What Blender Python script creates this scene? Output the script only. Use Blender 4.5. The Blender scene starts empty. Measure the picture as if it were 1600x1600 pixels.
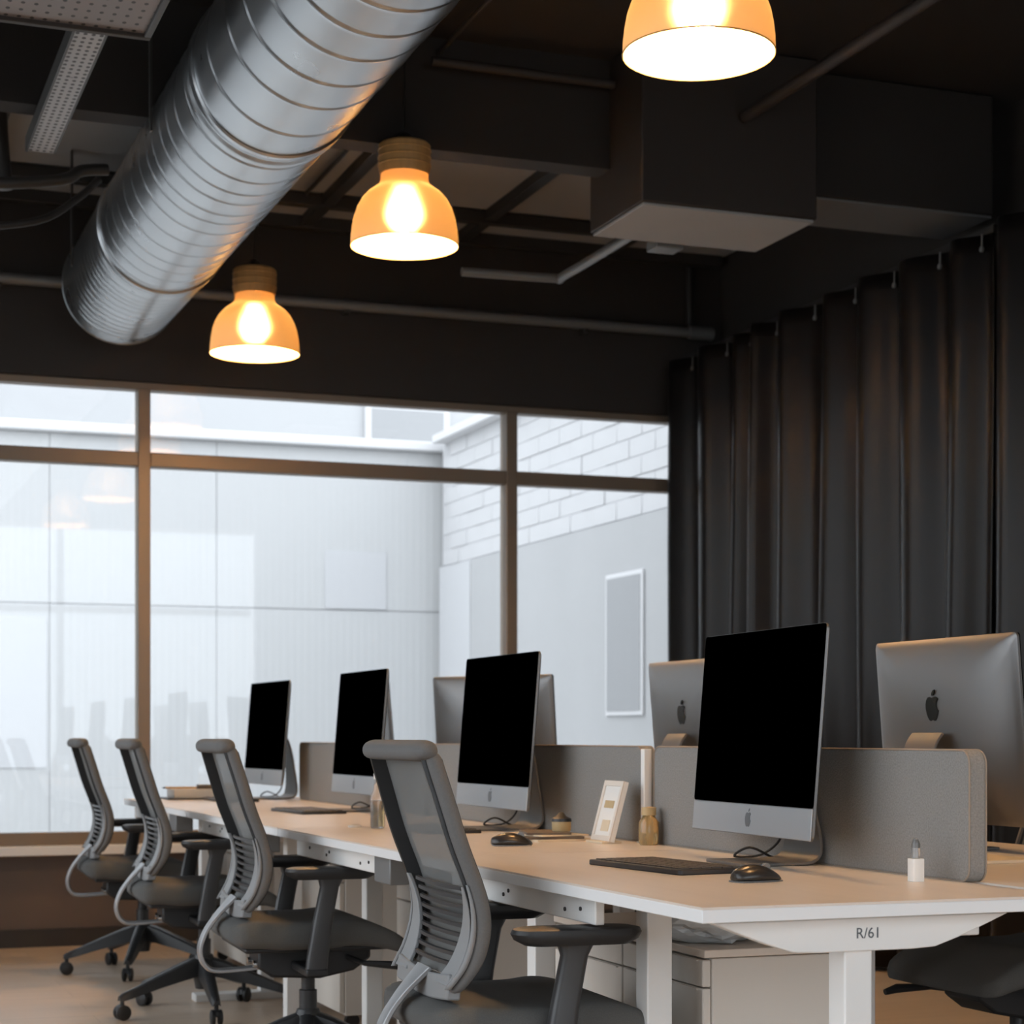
import bpy, bmesh, math, random
from mathutils import Vector, Matrix
random.seed(7)
PI = math.pi
SC = bpy.context.scene
COL = SC.collection

# ------------------------------------------------------------------ camera
F_PX, HOR, TAN = 3000.0, 1151.0, 0.3733
CAM_H = 1.007
TH = math.atan(TAN)
cam_d = bpy.data.cameras.new('camera')
cam_d.sensor_fit = 'HORIZONTAL'; cam_d.sensor_width = 36.0
cam_d.lens = 36.0 * F_PX / 1600.0
cam_d.shift_y = (HOR - 800.0) / 1600.0
cam_d.clip_start = 0.05; cam_d.clip_end = 200
cam_d.dof.use_dof = True
cam_d.dof.focus_distance = 4.0
cam_d.dof.aperture_fstop = 7.0
cam = bpy.data.objects.new('camera', cam_d); COL.objects.link(cam)
cam.location = (0, 0, CAM_H)
cam.rotation_euler = (PI / 2, 0, -TH)
SC.camera = cam

# ------------------------------------------------------------------ world, exposure
w = bpy.data.worlds.new('overcast_sky'); SC.world = w; w.use_nodes = True
bg = w.node_tree.nodes['Background']
bg.inputs[0].default_value = (0.925, 0.955, 1.0, 1); bg.inputs[1].default_value = 1.75
SC.view_settings.view_transform = 'Standard'
SC.view_settings.look = 'None'
SC.view_settings.exposure = 0.85
SC.view_settings.gamma = 1.0
SC.view_settings.use_curve_mapping = False
SC.cycles.use_denoising = True
SC.cycles.max_bounces = 10
SC.cycles.transparent_max_bounces = 12
SC.cycles.sample_clamp_indirect = 6.0
SC.cycles.caustics_reflective = False
SC.cycles.caustics_refractive = False

LAMP_POWER = 240.0     # emission strength of each bulb surface

# daylight portals at the two real glazed openings
def portal(name, loc, rot, sx, sy):
    l = bpy.data.lights.new(name, 'AREA'); l.shape = 'RECTANGLE'; l.size = sx; l.size_y = sy
    l.cycles.is_portal = True
    o = bpy.data.objects.new(name, l); COL.objects.link(o); o.location = loc; o.rotation_euler = rot
portal('daylight_portal', (1.6, 9.62, 1.62), (-PI / 2, 0, 0), 6.6, 2.3)
portal('daylight_portal', (-1.42, 3.7, 1.72), (0, -PI / 2, 0), 3.1, 10.2)
portal('daylight_portal', (1.75, -2.02, 1.72), (PI / 2, 0, 0), 5.7, 3.1)

# ------------------------------------------------------------------ materials
M = {}
def mat(name, col, rough=0.5, metal=0.0, spec=0.5, noise=None, bump=None, sheen=0.0, coat=0.0):
    m = bpy.data.materials.new(name); m.use_nodes = True
    nt = m.node_tree; b = nt.nodes['Principled BSDF']
    b.inputs['Base Color'].default_value = (*col, 1)
    b.inputs['Roughness'].default_value = rough
    b.inputs['Metallic'].default_value = metal
    b.inputs['Specular IOR Level'].default_value = spec
    if sheen: b.inputs['Sheen Weight'].default_value = sheen
    if coat: b.inputs['Coat Weight'].default_value = coat
    tc = None
    if noise or bump:
        tc = nt.nodes.new('ShaderNodeTexCoord')
    if noise:
        scale, amt = noise[0], noise[1]
        stretch = noise[2] if len(noise) > 2 else (1, 1, 1)
        mp = nt.nodes.new('ShaderNodeMapping'); mp.inputs['Scale'].default_value = stretch
        nt.links.new(tc.outputs['Object'], mp.inputs[0])
        n = nt.nodes.new('ShaderNodeTexNoise'); n.inputs['Scale'].default_value = scale; n.inputs['Detail'].default_value = 4
        nt.links.new(mp.outputs[0], n.inputs['Vector'])
        mx = nt.nodes.new('ShaderNodeMix'); mx.data_type = 'RGBA'
        mx.inputs[6].default_value = (*[c * (1 - amt) for c in col], 1)
        mx.inputs[7].default_value = (*[min(1, c * (1 + amt)) for c in col], 1)
        nt.links.new(n.outputs[0], mx.inputs[0])
        nt.links.new(mx.outputs[2], b.inputs['Base Color'])
    if bump:
        n2 = nt.nodes.new('ShaderNodeTexNoise'); n2.inputs['Scale'].default_value = bump[0]; n2.inputs['Detail'].default_value = 3
        nt.links.new(tc.outputs['Object'], n2.inputs['Vector'])
        bp = nt.nodes.new('ShaderNodeBump'); bp.inputs['Strength'].default_value = bump[1]; bp.inputs['Distance'].default_value = 0.002
        nt.links.new(n2.outputs[0], bp.inputs['Height']); nt.links.new(bp.outputs[0], b.inputs['Normal'])
    M[name] = m
    return m

mat('desk_laminate', (0.78, 0.68, 0.59), 0.33, noise=(3.0, 0.06, (9, 0.7, 1)))
mat('white_paint', (0.83, 0.82, 0.80), 0.45)
mat('white_edge', (0.86, 0.86, 0.86), 0.4)
mat('pedestal_white', (0.70, 0.65, 0.59), 0.5)
mat('dark_ceiling', (0.024, 0.020, 0.018), 0.8, noise=(2, 0.25))
mat('dark_wall', (0.036, 0.030, 0.027), 0.75, noise=(1.5, 0.2))
mat('sill_wall', (0.13, 0.098, 0.084), 0.7, noise=(2, 0.1))
mat('grey_ceiling', (0.40, 0.395, 0.39), 0.8, noise=(1.5, 0.12))
mat('box_duct_paint', (0.034, 0.026, 0.022), 0.6, noise=(2, 0.15))
mat('dark_metal', (0.045, 0.042, 0.04), 0.5, 0.2)
mat('conduit_grey', (0.22, 0.22, 0.22), 0.45, 0.3)
mat('frame_bronze', (0.25, 0.19, 0.14), 0.45, 0.2)
mat('sill_white', (0.92, 0.92, 0.92), 0.4)
mat('baseboard_dark', (0.03, 0.027, 0.025), 0.6)
mat('curtain_cloth', (0.0075, 0.006, 0.0055), 0.32, spec=0.21, noise=(40, 0.12))
mat('partition_felt', (0.25, 0.245, 0.235), 0.95, noise=(260, 0.38), bump=(300, 0.5))
mat('partition_piping', (0.30, 0.24, 0.19), 0.85)
mat('screen_black', (0.0, 0.0, 0.0), 0.9, spec=0.0)
mat('space_grey', (0.20, 0.198, 0.198), 0.40, 0.85)
mat('chin_grey', (0.34, 0.36, 0.38), 0.45, 0.25)
mat('stand_dark', (0.12, 0.112, 0.105), 0.45, 0.1)
mat('logo_black', (0.012, 0.014, 0.013), 0.25)
mat('logo_grey', (0.10, 0.11, 0.12), 0.35)
mat('chair_plastic', (0.018, 0.0185, 0.02), 0.45)
mat('chair_base', (0.03, 0.031, 0.033), 0.38)
mat('chair_fabric', (0.108, 0.107, 0.103), 0.95, noise=(420, 0.22), bump=(500, 0.35))
mat('chair_edge', (0.14, 0.137, 0.135), 0.9, noise=(300, 0.12))
mat('chair_shell', (0.27, 0.275, 0.28), 0.55)
mat('chair_arm_metal', (0.36, 0.365, 0.375), 0.38, 0.5)
mat('chrome', (0.7, 0.7, 0.7), 0.2, 1.0)
mat('arm_post', (0.048, 0.048, 0.05), 0.35)
mat('black_plastic', (0.018, 0.018, 0.02), 0.4)
mat('key_grey', (0.06, 0.052, 0.045), 0.5)
mat('mouse_black', (0.03, 0.027, 0.025), 0.28)
mat('paper_white', (0.8, 0.79, 0.76), 0.7)
mat('paper_cream', (0.70, 0.58, 0.42), 0.7)
mat('cover_brown', (0.12, 0.085, 0.06), 0.6)
mat('amber_glass', (0.55, 0.36, 0.16), 0.15)
mat('gold_print', (0.50, 0.36, 0.18), 0.5)
mat('clear_plastic', (0.85, 0.85, 0.85), 0.08)
M['clear_plastic'].node_tree.nodes['Principled BSDF'].inputs['Transmission Weight'].default_value = 0.85
mat('amber_clear', (0.80, 0.55, 0.25), 0.08)
M['amber_clear'].node_tree.nodes['Principled BSDF'].inputs['Transmission Weight'].default_value = 0.7
mat('bag_plastic', (0.72, 0.78, 0.84), 0.25, noise=(12, 0.35))
mat('lamp_cap', (0.62, 0.38, 0.15), 0.55, noise=(40, 0.3, (1, 1, 0.15)))
mat('cord_black', (0.02, 0.018, 0.017), 0.5)
mat('facade_panel', (0.535, 0.54, 0.545), 0.8)
mat('facade_pale', (0.55, 0.555, 0.57), 0.8)
mat('coping_white', (0.66, 0.66, 0.67), 0.7)
mat('block_white', (0.56, 0.56, 0.57), 0.8, noise=(3, 0.05))
mat('mortar_white', (0.54, 0.54, 0.55), 0.9)
mat('render_grey', (0.44, 0.443, 0.45), 0.85, noise=(1.2, 0.06))
mat('window_grey', (0.34, 0.345, 0.355), 0.35)
mat('ground_concrete', (0.5, 0.5, 0.49), 0.9)
mat('detector', (0.03, 0.03, 0.03), 0.5)
mat('yellow_wood', (0.6, 0.36, 0.14), 0.5)

# vertical ribbing of the facade panels
def ribbed(m, dist, scale):
    nt = m.node_tree; b = nt.nodes['Principled BSDF']
    tc = nt.nodes.new('ShaderNodeTexCoord')
    wv = nt.nodes.new('ShaderNodeTexWave'); wv.wave_type = 'BANDS'; wv.bands_direction = 'X'
    wv.inputs['Scale'].default_value = scale; wv.inputs['Distortion'].default_value = 0.3
    nt.links.new(tc.outputs['Object'], wv.inputs['Vector'])
    bp = nt.nodes.new('ShaderNodeBump'); bp.inputs['Strength'].default_value = 0.12; bp.inputs['Distance'].default_value = dist
    nt.links.new(wv.outputs['Fac'], bp.inputs['Height']); nt.links.new(bp.outputs[0], b.inputs['Normal'])
ribbed(M['facade_panel'], 0.01, 5.0)

# floor: oak boards
def floor_mat():
    m = bpy.data.materials.new('oak_floor'); m.use_nodes = True; M['oak_floor'] = m
    nt = m.node_tree; b = nt.nodes['Principled BSDF']; L = nt.links.new
    tc = nt.nodes.new('ShaderNodeTexCoord')
    br = nt.nodes.new('ShaderNodeTexBrick')
    br.inputs['Color1'].default_value = (0.76, 0.60, 0.46, 1); br.inputs['Color2'].default_value = (0.70, 0.545, 0.41, 1)
    br.inputs['Mortar'].default_value = (0.55, 0.42, 0.31, 1)
    br.inputs['Scale'].default_value = 1.0; br.inputs['Mortar Size'].default_value = 0.0015
    br.inputs['Brick Width'].default_value = 1.6; br.inputs['Row Height'].default_value = 0.18
    br.offset = 0.37
    L(tc.outputs['Object'], br.inputs['Vector'])
    mp = nt.nodes.new('ShaderNodeMapping'); mp.inputs['Scale'].default_value = (1.2, 14, 1); L(tc.outputs['Object'], mp.inputs[0])
    n = nt.nodes.new('ShaderNodeTexNoise'); n.inputs['Scale'].default_value = 2.2; n.inputs['Detail'].default_value = 6; L(mp.outputs[0], n.inputs['Vector'])
    mx = nt.nodes.new('ShaderNodeMix'); mx.data_type = 'RGBA'; mx.blend_type = 'MULTIPLY'; mx.inputs[0].default_value = 0.45
    rp = nt.nodes.new('ShaderNodeValToRGB'); rp.color_ramp.elements[0].color = (0.62, 0.6, 0.58, 1); rp.color_ramp.elements[1].color = (1.1, 1.08, 1.05, 1)
    L(n.outputs[0], rp.inputs[0]); L(br.outputs[0], mx.inputs[6]); L(rp.outputs[0], mx.inputs[7]); L(mx.outputs[2], b.inputs['Base Color'])
    b.inputs['Roughness'].default_value = 0.34
floor_mat()

# galvanised steel for the round duct
def galv():
    m = bpy.data.materials.new('galvanised_steel'); m.use_nodes = True; M['galvanised_steel'] = m
    nt = m.node_tree; b = nt.nodes['Principled BSDF']; L = nt.links.new
    b.inputs['Metallic'].default_value = 1.0
    tc = nt.nodes.new('ShaderNodeTexCoord')
    n = nt.nodes.new('ShaderNodeTexNoise'); n.inputs['Scale'].default_value = 5; n.inputs['Detail'].default_value = 5; L(tc.outputs['Object'], n.inputs['Vector'])
    mr = nt.nodes.new('ShaderNodeMapRange'); mr.inputs['To Min'].default_value = 0.24; mr.inputs['To Max'].default_value = 0.34
    L(n.outputs[0], mr.inputs['Value']); L(mr.outputs[0], b.inputs['Roughness'])
    b.inputs['Base Color'].default_value = (0.50, 0.515, 0.53, 1)
galv()

# perforated sheet
def perforated(name, step, rad, col):
    m = bpy.data.materials.new(name); m.use_nodes = True; M[name] = m
    nt = m.node_tree; b = nt.nodes['Principled BSDF']; L = nt.links.new
    tc = nt.nodes.new('ShaderNodeTexCoord'); sp = nt.nodes.new('ShaderNodeSeparateXYZ'); L(tc.outputs['Object'], sp.inputs[0])
    def mth(op, a, bb=None):
        k = nt.nodes.new('ShaderNodeMath'); k.operation = op
        if isinstance(a, float): k.inputs[0].default_value = a
        else: L(a, k.inputs[0])
        if bb is not None:
            if isinstance(bb, float): k.inputs[1].default_value = bb
            else: L(bb, k.inputs[1])
        return k.outputs[0]
    def cell(o, st): return mth('SUBTRACT', mth('FRACT', mth('MULTIPLY', o, 1.0 / st)), 0.5)
    cx = cell(sp.outputs[0], step); cy = cell(sp.outputs[1], step * 1.5)
    d = mth('SQRT', mth('ADD', mth('MULTIPLY', cx, cx), mth('MULTIPLY', cy, cy)))
    hole = mth('LESS_THAN', d, rad)
    mx = nt.nodes.new('ShaderNodeMix'); mx.data_type = 'RGBA'
    mx.inputs[6].default_value = (*col, 1); mx.inputs[7].default_value = (0.02, 0.018, 0.018, 1)
    L(hole, mx.inputs[0]); L(mx.outputs[2], b.inputs['Base Color'])
    b.inputs['Roughness'].default_value = 0.5; b.inputs['Metallic'].default_value = 0.2
perforated('perforated_tray', 0.036, 0.17, (0.25, 0.22, 0.215))
perforated('perforated_strip', 0.024, 0.27, (0.42, 0.42, 0.43))

# window glass: clear with a mirror-like surface reflection
def glass_mat():
    m = bpy.data.materials.new('window_glass'); m.use_nodes = True; M['window_glass'] = m
    nt = m.node_tree; nt.nodes.clear(); L = nt.links.new
    o = nt.nodes.new('ShaderNodeOutputMaterial'); mx = nt.nodes.new('ShaderNodeMixShader')
    t = nt.nodes.new('ShaderNodeBsdfTransparent'); t.inputs[0].default_value = (0.96, 0.98, 0.99, 1)
    g = nt.nodes.new('ShaderNodeBsdfGlossy'); g.inputs['Roughness'].default_value = 0.02
    fr = nt.nodes.new('ShaderNodeFresnel'); fr.inputs[0].default_value = 1.46
    L(fr.outputs[0], mx.inputs[0]); L(t.outputs[0], mx.inputs[1]); L(g.outputs[0], mx.inputs[2]); L(mx.outputs[0], o.inputs[0])
glass_mat()

# see-through woven mesh of the chair backs
def mesh_cloth():
    m = bpy.data.materials.new('chair_mesh'); m.use_nodes = True; M['chair_mesh'] = m
    nt = m.node_tree; b = nt.nodes['Principled BSDF']; L = nt.links.new
    b.inputs['Base Color'].default_value = (0.155, 0.162, 0.162, 1); b.inputs['Roughness'].default_value = 0.8
    t = nt.nodes.new('ShaderNodeBsdfTransparent'); mx = nt.nodes.new('ShaderNodeMixShader'); mx.inputs[0].default_value = 0.9
    out = nt.nodes['Material Output']
    L(t.outputs[0], mx.inputs[1]); L(b.outputs[0], mx.inputs[2]); L(mx.outputs[0], out.inputs[0])
mesh_cloth()

# amber translucent lamp shade and bulb
def shade_mat():
    m = bpy.data.materials.new('amber_shade'); m.use_nodes = True; M['amber_shade'] = m
    nt = m.node_tree; nt.nodes.clear(); L = nt.links.new
    o = nt.nodes.new('ShaderNodeOutputMaterial')
    d = nt.nodes.new('ShaderNodeBsdfDiffuse'); d.inputs[0].default_value = (0.72, 0.56, 0.33, 1)
    tr = nt.nodes.new('ShaderNodeBsdfTranslucent'); tr.inputs[0].default_value = (0.0070, 0.0050, 0.0020, 1)
    tp = nt.nodes.new('ShaderNodeBsdfRefraction'); tp.inputs['Color'].default_value = (0.062, 0.047, 0.027, 1)
    tp.inputs['Roughness'].default_value = 0.6; tp.inputs['IOR'].default_value = 1.18
    a1 = nt.nodes.new('ShaderNodeAddShader'); a2 = nt.nodes.new('ShaderNodeAddShader')
    L(d.outputs[0], a1.inputs[0]); L(tr.outputs[0], a1.inputs[1]); L(a1.outputs[0], a2.inputs[0]); L(tp.outputs[0], a2.inputs[1])
    L(a2.outputs[0], o.inputs[0])
    m2 = bpy.data.materials.new('bulb_glow'); m2.use_nodes = True; M['bulb_glow'] = m2
    nt = m2.node_tree; nt.nodes.clear()
    o = nt.nodes.new('ShaderNodeOutputMaterial'); e = nt.nodes.new('ShaderNodeEmission')
    e.inputs[0].default_value = (1.0, 0.63, 0.31, 1); e.inputs[1].default_value = LAMP_POWER
    nt.links.new(e.outputs[0], o.inputs[0])
shade_mat()

# ------------------------------------------------------------------ mesh helpers
class MB:
    """collects shapes and links them as one mesh object"""
    def __init__(self): self.v = []; self.f = []
    def add(self, vs, fs, mtx=None):
        o = len(self.v)
        self.v += [tuple(mtx @ Vector(p)) if mtx else tuple(p) for p in vs]
        self.f += [tuple(i + o for i in f) for f in fs]
        return self
    def box(self, x0, x1, y0, y1, z0, z1, mtx=None):
        vs = [(x0, y0, z0), (x1, y0, z0), (x1, y1, z0), (x0, y1, z0), (x0, y0, z1), (x1, y0, z1), (x1, y1, z1), (x0, y1, z1)]
        fs = [(0, 3, 2, 1), (4, 5, 6, 7), (0, 1, 5, 4), (1, 2, 6, 5), (2, 3, 7, 6), (3, 0, 4, 7)]
        return self.add(vs, fs, mtx)
    def loft(self, rings, close=True, caps=True, mtx=None):
        n = len(rings[0]); vs = [p for r in rings for p in r]; fs = []
        for i in range(len(rings) - 1):
            for j in range(n if close else n - 1):
                k = (j + 1) % n
                fs.append((i * n + j, i * n + k, (i + 1) * n + k, (i + 1) * n + j))
        if caps and close:
            fs.append(tuple(range(n - 1, -1, -1))); b = (len(rings) - 1) * n
            fs.append(tuple(b + j for j in range(n)))
        return self.add(vs, fs, mtx)
    def tube(self, pts, r, n=10, caps=True, closed=False, mtx=None):
        pts = [Vector(p) for p in pts]; rings = []
        N = len(pts); up = None
        for i, p in enumerate(pts):
            a = pts[(i - 1) % N] if (i > 0 or closed) else p
            b = pts[(i + 1) % N] if (i < N - 1 or closed) else p
            t = (b - a).normalized()
            if up is None:
                up = Vector((0, 0, 1)) if abs(t.z) < 0.9 else Vector((1, 0, 0))
            s = t.cross(up).normalized(); up = s.cross(t).normalized()
            rr = r[i] if isinstance(r, (list, tuple)) else r
            ra, rb = rr if isinstance(rr, (list, tuple)) else (rr, rr)
            rings.append([p + s * (ra * math.cos(2 * PI * k / n)) + up * (rb * math.sin(2 * PI * k / n)) for k in range(n)])
        if closed: rings.append(rings[0])
        return self.loft(rings, caps=caps and not closed, mtx=mtx)
    def lathe(self, prof, n=32, caps=False, mtx=None):
        rings = [[(r * math.cos(2 * PI * k / n), r * math.sin(2 * PI * k / n), z) for k in range(n)] for r, z in prof]
        return self.loft(rings, caps=caps, mtx=mtx)
    def prism(self, poly, h0, h1, axis='z', mtx=None):
        def pt(a, b, h): return {'z': (a, b, h), 'y': (a, h, b), 'x': (h, a, b)}[axis]
        return self.loft([[pt(a, b, h0) for a, b in poly], [pt(a, b, h1) for a, b in poly]], mtx=mtx)
    def mesh(self, name, material, smooth=True):
        me = bpy.data.meshes.new(name); me.from_pydata(self.v, [], self.f)
        bm = bmesh.new(); bm.from_mesh(me); bmesh.ops.remove_doubles(bm, verts=bm.verts, dist=1e-6)
        bmesh.ops.recalc_face_normals(bm, faces=bm.faces); bm.to_mesh(me); bm.free()
        me.materials.append(M[material])
        if smooth:
            me.polygons.foreach_set('use_smooth', [True] * len(me.polygons))
        return me
    def build(self, name, material, parent=None, bevel=0.0, smooth=True, seg=2, solid=0.0, sub=0, sharp=True):
        me = self.mesh(name, material, smooth)
        if smooth and sharp:
            try: me.set_sharp_from_angle(angle=math.radians(38))
            except Exception: pass
        o = bpy.data.objects.new(name, me); COL.objects.link(o)
        if parent is not None: o.parent = parent
        if solid:
            md = o.modifiers.new('solid', 'SOLIDIFY'); md.thickness = solid; md.offset = 0
        if sub:
            md = o.modifiers.new('sub', 'SUBSURF'); md.levels = sub; md.render_levels = sub
        if bevel:
            md = o.modifiers.new('bevel', 'BEVEL'); md.width = bevel; md.segments = seg; md.limit_method = 'ANGLE'; md.angle_limit = math.radians(40)
        return o

def empty(name, loc=(0, 0, 0), rz=0.0):
    o = bpy.data.objects.new(name, None); COL.objects.link(o); o.empty_display_size = 0.1
    o.location = loc; o.rotation_euler = (0, 0, rz); return o
def tag(o, label, cat, group=None):
    o['label'] = label; o['category'] = cat
    if group: o['group'] = group
    return o
def struct(o): o['kind'] = 'structure'; return o
def kids(o): return [c for c in bpy.data.objects if c.parent == o]
def copy_tree(o, parent=None):
    c = o.copy(); COL.objects.link(c); c.parent = parent
    for ch in kids(o): copy_tree(ch, c)
    return c
def inst(src, name, parent, loc=None, rot=None, scale=None):
    """another object sharing src's mesh"""
    o = bpy.data.objects.new(name, src.data); COL.objects.link(o); o.parent = parent
    for md in src.modifiers:
        n = o.modifiers.new(md.name, md.type)
        for k in ('width', 'segments', 'limit_method', 'angle_limit', 'thickness', 'offset', 'levels', 'render_levels'):
            if hasattr(md, k):
                setattr(n, k, getattr(md, k))
    if loc is not None: o.location = loc
    if rot is not None: o.rotation_euler = rot
    if scale is not None: o.scale = scale
    return o
def rrect(w2, h2, r, n=5):
    """rounded rectangle outline, centred"""
    pts = []
    for cx, cy, a0 in ((w2 - r, h2 - r, 0), (-w2 + r, h2 - r, PI / 2), (-w2 + r, -h2 + r, PI), (w2 - r, -h2 + r, 1.5 * PI)):
        for k in range(n + 1):
            a = a0 + PI / 2 * k / n
            pts.append((cx + r * math.cos(a), cy + r * math.sin(a)))
    return pts
def smoothpath(pts, n=6):
    """Catmull-Rom through the points"""
    P = [Vector(p) for p in pts]; out = []
    for i in range(len(P) - 1):
        p0 = P[max(i - 1, 0)]; p1 = P[i]; p2 = P[i + 1]; p3 = P[min(i + 2, len(P) - 1)]
        for k in range(n):
            t = k / n
            out.append(0.5 * ((2 * p1) + (-p0 + p2) * t + (2 * p0 - 5 * p1 + 4 * p2 - p3) * t * t + (-p0 + 3 * p1 - 3 * p2 + p3) * t ** 3))
    out.append(P[-1]); return out

# ------------------------------------------------------------------ room dimensions
XL, XR, YB, YW, ZC = -1.2, 4.72, -1.8, 9.43, 3.62
WIN_B, WIN_T = 0.50, 2.74
DZ = 0.73                                   # desk surface

# ================================================================== STRUCTURE
struct(MB().box(XL - 0.2, XR + 0.2, YB - 0.2, YW + 0.25, -0.12, 0.0).build('floor', 'oak_floor', smooth=False))
ceil = struct(MB().box(XL - 0.2, XR + 0.2, YB - 0.2, YW + 0.25, ZC, ZC + 0.15).build('ceiling', 'dark_ceiling', smooth=False))
# pale panels of the ceiling bay by the window, dark battens between
py0, py1 = 7.04, 9.36
for x0, x1 in ((-1.7, -0.02), (0.0, 0.78), (0.80, 1.58), (1.60, 2.37), (2.39, 3.19), (3.21, 4.0), (4.02, 4.7)):
    MB().box(x0 + 0.01, x1 - 0.01, py0, 8.86, ZC - 0.03, ZC - 0.002).build('ceiling_panel', 'grey_ceiling', ceil, bevel=0.004)
    MB().box(x0 + 0.01, x1 - 0.01, 8.94, py1, ZC - 0.03, ZC - 0.002).build('ceiling_panel', 'grey_ceiling', ceil, bevel=0.004)
for x in (0.79, 1.59, 2.38, 3.20, 4.01):
    MB().box(x - 0.03, x + 0.03, 7.3, py1, ZC - 0.08, ZC - 0.03).build('ceiling_batten', 'dark_metal', ceil, bevel=0.004)
for y in (8.90, 9.30):
    MB().box(XL, XR - 0.05, y - 0.03, y + 0.03, ZC - 0.09, ZC - 0.03).build('ceiling_batten', 'dark_metal', ceil, bevel=0.004)
struct(MB().box(XL, 3.2, 6.82, 6.94, 3.20, ZC).build('trim_1', 'dark_ceiling', smooth=False))       # downstand beam

struct(MB().box(XR, XR + 0.15, YB, YW + 0.2, 0, ZC).build('wall_right', 'dark_wall', smooth=False))
SB, ST = 0.18, 3.26                       # the taller glazing behind and beside the camera
struct(MB().box(XL - 0.15, XR, YB - 0.15, YB, 0, SB).build('wall_back', 'sill_wall', smooth=False))
struct(MB().box(XL - 0.15, XR, YB - 0.15, YB, ST, ZC).build('wall_back_header', 'dark_wall', smooth=False))
# window wall: low wall, header, sill
struct(MB().box(XL, XR, YW - 0.02, YW + 0.2, 0, WIN_B - 0.06).build('wall_front', 'sill_wall', smooth=False))
struct(MB().box(XL, XR, YW - 0.03, YW + 0.2, WIN_T, ZC).build('wall_front_header', 'dark_wall', smooth=False))
struct(MB().box(4.58, XR, YW - 0.03, YW + 0.2, WIN_B - 0.06, WIN_T).build('wall_front_pier', 'dark_wall', smooth=False))
struct(MB().box(XL, 4.58, YW - 0.10, YW + 0.2, WIN_B - 0.06, WIN_B - 0.015).build('trim_2', 'sill_white', bevel=0.004))
struct(MB().box(XL, XR, YW - 0.035, YW - 0.02, 0, 0.085).build('baseboard_front', 'baseboard_dark', smooth=False))
# left wall (out of frame) with its own row of windows
struct(MB().box(XL - 0.15, XL, YB, YW + 0.2, 0, SB).build('wall_left', 'dark_wall', smooth=False))
struct(MB().box(XL - 0.15, XL, YB, YW + 0.2, ST, ZC).build('wall_left_header', 'dark_wall', smooth=False))

def window_wall(name, along, fixed, stops, z_tr, axis, WIN_B=WIN_B, WIN_T=WIN_T):
    """glazed wall: mullions at the stops, one transom row, a pane in every opening"""
    root = struct(empty(name, (0, 0, 0)))
    def bx(a0, a1, d0, d1, z0, z1):
        return MB().box(a0, a1, fixed + d0, fixed + d1, z0, z1) if axis == 'x' else MB().box(fixed + d0, fixed + d1, a0, a1, z0, z1)
    a, b = along
    bx(a, b, 0.0, 0.09, WIN_B - 0.015, WIN_B + 0.045).build('bottom_rail', 'frame_bronze', root, bevel=0.004)
    bx(a, b, 0.0, 0.09, WIN_T - 0.035, WIN_T).build('head_rail', 'frame_bronze', root, bevel=0.004)
    for s in stops:
        bx(s - 0.03, s + 0.03, -0.005, 0.10, WIN_B + 0.04, WIN_T - 0.03).build('mullion', 'frame_bronze', root, bevel=0.004)
    edges = [a] + [s for s in stops if a < s < b] + [b]
    for i in range(len(edges) - 1):
        e0, e1 = edges[i] + 0.03, edges[i + 1] - 0.03
        bx(e0, e1, 0.0, 0.09, z_tr - 0.045, z_tr + 0.025).build('transom', 'frame_bronze', root, bevel=0.004)
        bx(e0, e1, 0.042, 0.048, WIN_B + 0.04, z_tr - 0.04).build('pane', 'window_glass', root, smooth=False)
        bx(e0, e1, 0.042, 0.048, z_tr + 0.02, WIN_T - 0.03).build('pane', 'window_glass', root, smooth=False)
    return root
window_wall('window_1', (XL, 4.58), YW, [-0.32, 1.60, 3.52], 2.375, 'x')
window_wall('window_2', (YB + 0.4, YW - 0.6), XL - 0.12, [0.52, 2.44, 4.36, 6.28], 2.375, 'y', SB + 0.015, ST)
window_wall('window_3', (XL, XR), YB - 0.12, [0.72, 2.64], 2.375, 'x', SB + 0.015, ST)
struct(MB().box(XL - 0.15, XL, YB, YB + 0.4, SB, ST).build('wall_left_pier', 'dark_wall', smooth=False))
struct(MB().box(XL - 0.15, XL, YW - 0.6, YW + 0.2, SB, ST).build('wall_left_pier', 'dark_wall', smooth=False))

# ================================================================== OUTSIDE
struct(MB().box(-40, 40, -40, YB - 0.2, -0.5, -0.3).build('floor_forecourt', 'ground_concrete', smooth=False))
struct(MB().box(-40, 40, YW + 0.3, 60, -0.5, -0.3).build('floor_courtyard', 'ground_concrete', smooth=False))
struct(MB().box(-40, XL - 0.2, YB - 0.2, YW + 0.3, -0.5, -0.3).build('floor_terrace', 'ground_concrete', smooth=False))

FY, WX = 16.0, 5.28
fb = tag(empty('facade_building', (0, FY, -0.3)), 'pale ribbed building facade with white coping across the courtyard', 'building')
MB().box(-9, 7.5, 0.06, 0.5, 0, 3.8).build('wall', 'mortar_white', fb, smooth=False)
xs = [-9, -6.0, -3.0, 0.0, 1.95, 3.33, WX + 0.2]
for i in range(len(xs) - 1):
    for z0, z1 in ((0.0, 2.40), (2.405, 3.80)):
        MB().box(xs[i] + 0.003, xs[i + 1] - 0.003, 0.045, 0.06, z0, z1 - 0.005).build('facade_panel', 'facade_panel', fb, smooth=False)
MB().box(-9, 7.5, -0.05, 0.6, 3.80, 3.88).build('coping', 'coping_white', fb, bevel=0.01)
MB().box(4.27, 4.82, 0.035, 0.044, 2.41, 2.91).build('pale_panel_and_reflection', 'facade_pale', fb, bevel=0.005)
MB().box(1.2, 1.93, 0.035, 0.044, 1.05, 2.28).build('pale_panel_and_reflection', 'facade_pale', fb, bevel=0.005)  # reflection in the window, built as a pale board on the facade

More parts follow.
